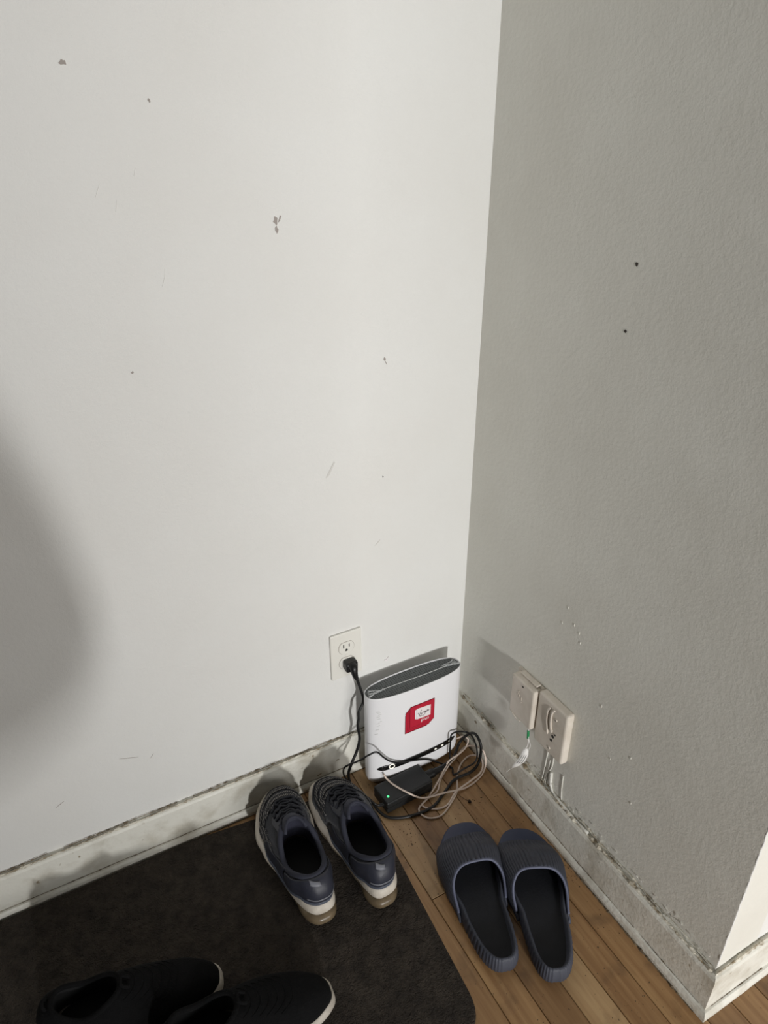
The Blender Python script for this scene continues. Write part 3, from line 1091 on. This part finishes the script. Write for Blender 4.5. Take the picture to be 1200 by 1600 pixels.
# ---------------------------------------------------------------- power adapter and cords
ad = thing('power_adapter', 'black power brick with green light lying before the router', 'adapter', (-.2225, -.1245, 0), math.radians(3.5))
box('case', (0, 0, .0165), (.117, .056, .031), 'black_plastic', ad, .003, 2)
box('seam', (0, 0, .0175), (.1173, .0563, .0008), 'black_gloss', ad)
bm = bmesh.new()
bmesh.ops.create_uvsphere(bm, u_segments=12, v_segments=8, radius=.0026)
me = bpy.data.meshes.new('indicator_light')
bm.to_mesh(me)
bm.free()
o = link('indicator_light', me, 'led_green', ad)
o.location = (-.047, -.012, .0318)
o['label'] = 'small glowing green light'
# the output lead runs from the brick behind the shoe, over the router front and round the coil
mw_inv = (Matrix.Translation((-.2225, -.1245, 0)) @ Matrix.Rotation(math.radians(3.5), 4, 'Z')).inverted()
DC = [(-.276, -.140, .016), (-.290, -.136, .014), (-.2985, -.130, .0205), (-.308, -.106, .0215), (-.318, -.078, .0225), (-.331, -.056, .045), (-.334, -.068, .086), (-.313, -.085, .108),
      (-.292, -.100, .131), (-.276, -.104, .134), (-.259, -.104, .109), (-.238, -.100, .082), (-.206, -.0975, .062), (-.176, -.0975, .052), (-.145, -.0975, .038),
      (-.116, -.099, .014), (-.099, -.109, .004), (-.092, -.120, .004), (-.099, -.137, .004), (-.074, -.140, .012), (-.040, -.136, .014), (-.033, -.128, .042), (-.030, -.100, .058),
      (-.045, -.085, .063), (-.084, -.100, .088), (-.087, -.100, .061), (-.087, -.100, .025), (-.085, -.092, .006), (-.08, -.06, .004)]
DC = DC[:-2] + [(-.087, -.101, .005)]
tube('output_lead', [mw_inv @ Vector(p) for p in DC], .0020, 'cord', ad, n=7, seg=7)
tube('strain_relief', [mw_inv @ Vector(p) for p in ((-.276, -.140, .016), (-.283, -.138, .014), (-.292, -.135, .011))], lambda t_: .0048-.0018*t_, 'cord', ad, n=4, seg=8)

pc = thing('mains_cable', 'thick black mains cord plugged into the wall outlet', 'cable', (-.288, -.02, .30))
def pcl(P):
    return [Vector(p)-Vector((-.288, -.02, .30)) for p in P]
AC = [(-.2895, -.034, .300), (-.280, -.036, .263), (-.2745, -.042, .227), (-.2875, -.046, .204), (-.290, -.050, .189), (-.294, -.052, .173), (-.292, -.055, .137), (-.300, -.058, .109), (-.316, -.062, .080), (-.324, -.063, .056), (-.323, -.067, .032),
      (-.314, -.080, .0148), (-.305, -.100, .0138), (-.298, -.122, .0128), (-.294, -.145, .007), (-.280, -.168, .004), (-.241, -.185, .004), (-.188, -.188, .004), (-.147, -.170, .004), (-.107, -.151, .006), (-.064, -.152, .008), (-.034, -.140, .012),
      (-.030, -.138, .058), (-.030, -.115, .074), (-.031, -.090, .052), (-.043, -.075, .018), (-.074, -.099, .012), (-.101, -.110, .014), (-.125, -.118, .016), (-.150, -.120, .017)]
tube('cord', pcl(AC), .0032, 'cord', pc, n=8, seg=8)
o = tube('connector', pcl([(-.1625, -.1205, .0165), (-.150, -.1195, .0165), (-.138, -.1185, .0165), (-.120, -.1165, .0160), (-.106, -.112, .015)]), lambda t_: .0105 if t_ < .45 else .0085-.0045*(t_-.45)/.55, 'cord', pc, n=5, seg=10)
rotp = Matrix.Rotation(math.radians(0), 3, 'Z')
box('plug', (-.0015, .0035, .0085), (.027, .020, .024), 'cord', pc, .005, 3)
tube('plug_relief', pcl([(-.2895, -.024, .313), (-.2895, -.031, .311), (-.2897, -.034, .302), (-.288, -.0348, .292), (-.2855, -.0352, .284)]), lambda t_: .0098-.0055*t_, 'cord', pc, n=4, seg=10)

wc = [(-.255, -.0955, .048), (-.250, -.098, .035), (-.243, -.123, .0345), (-.226, -.156, .0345), (-.205, -.164, .018), (-.183, -.166, .009), (-.142, -.174, .009), (-.094, -.180, .004), (-.046, -.168, .004), (-.028, -.157, .023), (-.028, -.145, .049), (-.028, -.117, .037),
      (-.034, -.085, .009), (-.071, -.099, .004), (-.100, -.1125, .004), (-.135, -.136, .004), (-.158, -.160, .006), (-.190, -.166, .005), (-.215, -.178, .003), (-.216, -.197, .003), (-.203, -.211, .003), (-.178, -.214, .003), (-.145, -.197, .003), (-.117, -.177, .003), (-.096, -.146, .003),
      (-.071, -.121, .003), (-.042, -.109, .004), (-.030, -.126, .017), (-.030, -.148, .019), (-.045, -.164, .009), (-.082, -.173, .008), (-.122, -.180, .006), (-.153, -.197, .003), (-.176, -.198, .003), (-.197, -.186, .003), (-.203, -.172, .003), (-.182, -.1625, .004), (-.140, -.138, .010), (-.098, -.110, .016), (-.062, -.100, .014), (-.035, -.088, .010), (-.029, -.088, .033), (-.036, -.075, .034), (-.046, -.062, .02), (-.045, -.05, .012)]
o = tube('white_cable', wc, .0020, 'cable_white', None, n=7, seg=7)
tag(o, 'thin white cable looped loosely on the floor beside the router', 'cable')

# ---------------------------------------------------------------- outlet on the long wall
ou = thing('wall_outlet', 'white duplex wall outlet with black plug in lower socket', 'outlet', (-.293, 0, .272))
ou_p = box('cover_plate', (0, -.0028, .057), (.070, .0056, .114), 'plate', ou, .0022, 2)
for cz in (.0765, .0375):
    pts = []
    for k_ in range(32):
        a = 2*PI*k_/32
        pts.append((.0172*math.cos(a), cz+max(-.0142, min(.0142, .0172*math.sin(a)))))
    gap = plate_poly('socket_gap', [(x*1.05, (z-cz)*1.05+cz) for x, z in pts], -.00585, -.004, 'scuff', ou)
    s_ = plate_poly('socket', pts, -.0066, -.004, 'plate', ou)
    box('slot', (-.0063, -.0066, cz+.0045), (.0022, .0006, .0085), 'slot', s_)
    box('slot', (.0063, -.0066, cz+.0045), (.0022, .0006, .0070), 'slot', s_)
    plate_poly('ground_hole', [(.0026*math.cos(PI*q/6), cz-.0055+.0026*math.sin(PI*q/6)) for q in range(7)]+[(-.0026, cz-.0085), (.0026, cz-.0085)], -.0069, -.006, 'slot', s_)
plate_poly('screw', [(.003*math.cos(PI*q/6), .057+.003*math.sin(PI*q/6)) for q in range(12)], -.0064, -.004, 'plate', ou)

# ---------------------------------------------------------------- jack boxes on the side wall
jb = thing('phone_jack_box', 'painted phone jack box with green banded tag below it', 'jack', (0, -.2465, .215))
jb['label'] = 'protruding cream phone jack box beside the blank plate'
box('back_plate', (-.004, .002, .060), (.008, .076, .114), 'jack', jb, .002, 2)
bx = box('cover', (-.0165, -.001, .0655), (.022, .068, .098), 'jack', jb, .004, 3)
for dy, dz, h_ in ((.007, .0865, .0035), (.0095, .084, .003), (.006, .075, .008), (.0105, .077, .006), (-.0015, .0735, .0095), (-.0015, .064, .003)):
    box('raised_mark', (-.0278, dy, dz), (.0012, .0016, h_), 'jack', bx, .0004, 1)
box('screw', (-.0277, -.002, .105), (.001, .004, .003), 'slot', bx)
tube('latch', [(-.0277, .022, .020), (-.0290, .012, .018), (-.0290, .004, .016), (-.0277, -.006, .0175)], .0014, 'jack', bx, n=4, seg=6)
box('side_tab', (-.012, -.0365, .085), (.006, .003, .006), 'jack', bx, .001)
box('top_rib', (-.010, -.002, .1185), (.010, .05, .004), 'jack', bx, .001)

bp_ = thing('blank_wall_plate', 'cream wall plate with painted cords and holes, nearer the room', 'wall plate', (0, -.3255, .212))
pl = box('plate', (-.0095, 0, .062), (.019, .083, .124), 'jack', bp_, .005, 3)
for y0_, zz in ((.008, .112), (-.003, .114)):
    tube('painted_cord', [(-.0195, y0_-.004, zz-.001), (-.0205, y0_+.001, zz-.012), (-.0205, y0_+.001, zz-.035), (-.0200, y0_-.003, zz-.055), (-.0195, y0_-.004, zz-.066 if y0_ > 0 else zz-.05)], .0022, 'jack', pl, n=6, seg=6)
for y0_, zz, s_ in ((-.011, .050, .0032), (-.008, .0385, .0028), (-.016, .058, .0018)):
    bm = bmesh.new()
    bmesh.ops.create_cone(bm, cap_ends=True, segments=7, radius1=s_*1.3, radius2=s_, depth=.001)
    bmesh.ops.rotate(bm, verts=bm.verts, matrix=Matrix.Rotation(-PI/2, 3, 'Y'))
    bmesh.ops.translate(bm, verts=bm.verts, vec=(-.0193, y0_, zz))
    me = bpy.data.meshes.new('knockout_hole')
    bm.to_mesh(me)
    bm.free()
    link('knockout_hole', me, 'slot', pl, False)
for y0_, zz in ((-.014, .094), (-.006, .016)):
    bm = bmesh.new()
    bmesh.ops.create_uvsphere(bm, u_segments=10, v_segments=6, radius=.003)
    for v in bm.verts:
        v.co = Vector((v.co.x*.5-.0193, v.co.y+y0_, v.co.z+zz))
    me = bpy.data.meshes.new('screw')
    bm.to_mesh(me)
    bm.free()
    sc_o = link('screw', me, 'jack', pl)
    box('screw_slot', (-.0209, y0_, zz), (.0006, .0045, .0009), 'slot', sc_o)

tg = thing('paper_tag', 'small white paper tag with green band hanging under jack box', 'tag', (-.022, -.272, .232))
def tl(P):
    return [Vector(p)-Vector((-.022, -.272, .232)) for p in P]
tube('string', tl([(-.022, -.270, .236), (-.022, -.275, .212), (-.024, -.278, .190), (-.027, -.2745, .174)]), .0008, 'paper', tg, n=5, seg=6)
tube('string', tl([(-.022, -.275, .205), (-.020, -.281, .188), (-.021, -.279, .174)]), .0007, 'paper', tg, n=5, seg=6)
tube('green_band', tl([(-.022, -.2725, .222), (-.022, -.2743, .203)]), .0026, 'green', tg, n=4, seg=8)
wd = Vector((.8, -.6, 0))
cen = [Vector(p) for p in ((-.024, -.2755, .176), (-.026, -.2745, .158), (-.028, -.2685, .136), (-.030, -.257, .113), (-.028, -.241, .087))]
wid = (.0045, .0075, .0085, .0065, .0012)
tp = grid('label', [tl([c_-wd*w_, c_, c_+wd*w_]) for c_, w_ in zip(cen, wid)], 'paper', tg, thick=.0006)
for i in range(3):
    k_ = -.5+.5*i
    off = Vector((-.6, -.8, 0))*.0006
    tube('print_line', tl([cen[1]+wd*.0075*k_+off, cen[2]+wd*.0085*k_+off, (cen[2]+cen[3])/2+wd*.007*k_+off]), .0005, 'tag_ink', tp, n=3, seg=4)
tube('tail', tl([(-.028, -.242, .089), (-.026, -.232, .072), (-.024, -.224, .058)]), .0008, 'paper', tg, n=5, seg=6)

# ---------------------------------------------------------------- made-up coat on a stand, unseen, shaped to shade the left of the wall
cs = thing('added_coat_stand', 'added wooden coat stand with round base, unseen, holding the shading coat', 'coat stand', (-1.20, -1.75, 0))
tube('pole', [(0, 0, .02), (0, 0, .8), (0, 0, 1.72)], .016, 'added_stand_wood', cs, n=4, seg=12)
tube('base', [(0, 0, .0005), (0, 0, .02), (0, 0, .035)], lambda t_: .17-.06*t_, 'added_stand_wood', cs, n=3, seg=28)
for i in range(4):
    a = i*PI/2+.4
    tube('peg', [(0, 0, 1.62), (.05*math.cos(a), .05*math.sin(a), 1.63), (.09*math.cos(a), .09*math.sin(a), 1.68)], .008, 'added_stand_wood', cs, n=4, seg=8)

prof = [(.53, .10), (.565, .20), (.59, .26), (.63, .315), (.72, .352), (.80, .350), (.88, .338), (.977, .318), (1.03, .30), (1.10, .25), (1.25, .20), (1.42, .15), (1.52, .06)]  # half-widths set so the added coat's shadow gets its outline on the wall
zz_ = [.53+.02*i for i in range(50)]
rows = []
for z in zz_:
    hw = interp(prof, z)
    r = []
    for k_ in range(40):
        a = 2*PI*k_/40
        f_ = 1+.05*math.sin(7*a+z*3)
        r.append((hw*math.cos(a)*f_, (.05+.10*min(1, hw*2.5))*math.sin(a)*f_, z))
    rows.append(r)
ct = grid('added_shade_coat', rows, 'coat', None, closed_v=True, cap=True)
ct.location = (-1.20, -1.75, 0)
tag(ct, 'added dark coat, unseen, shaped to shade the left of the wall', 'coat')
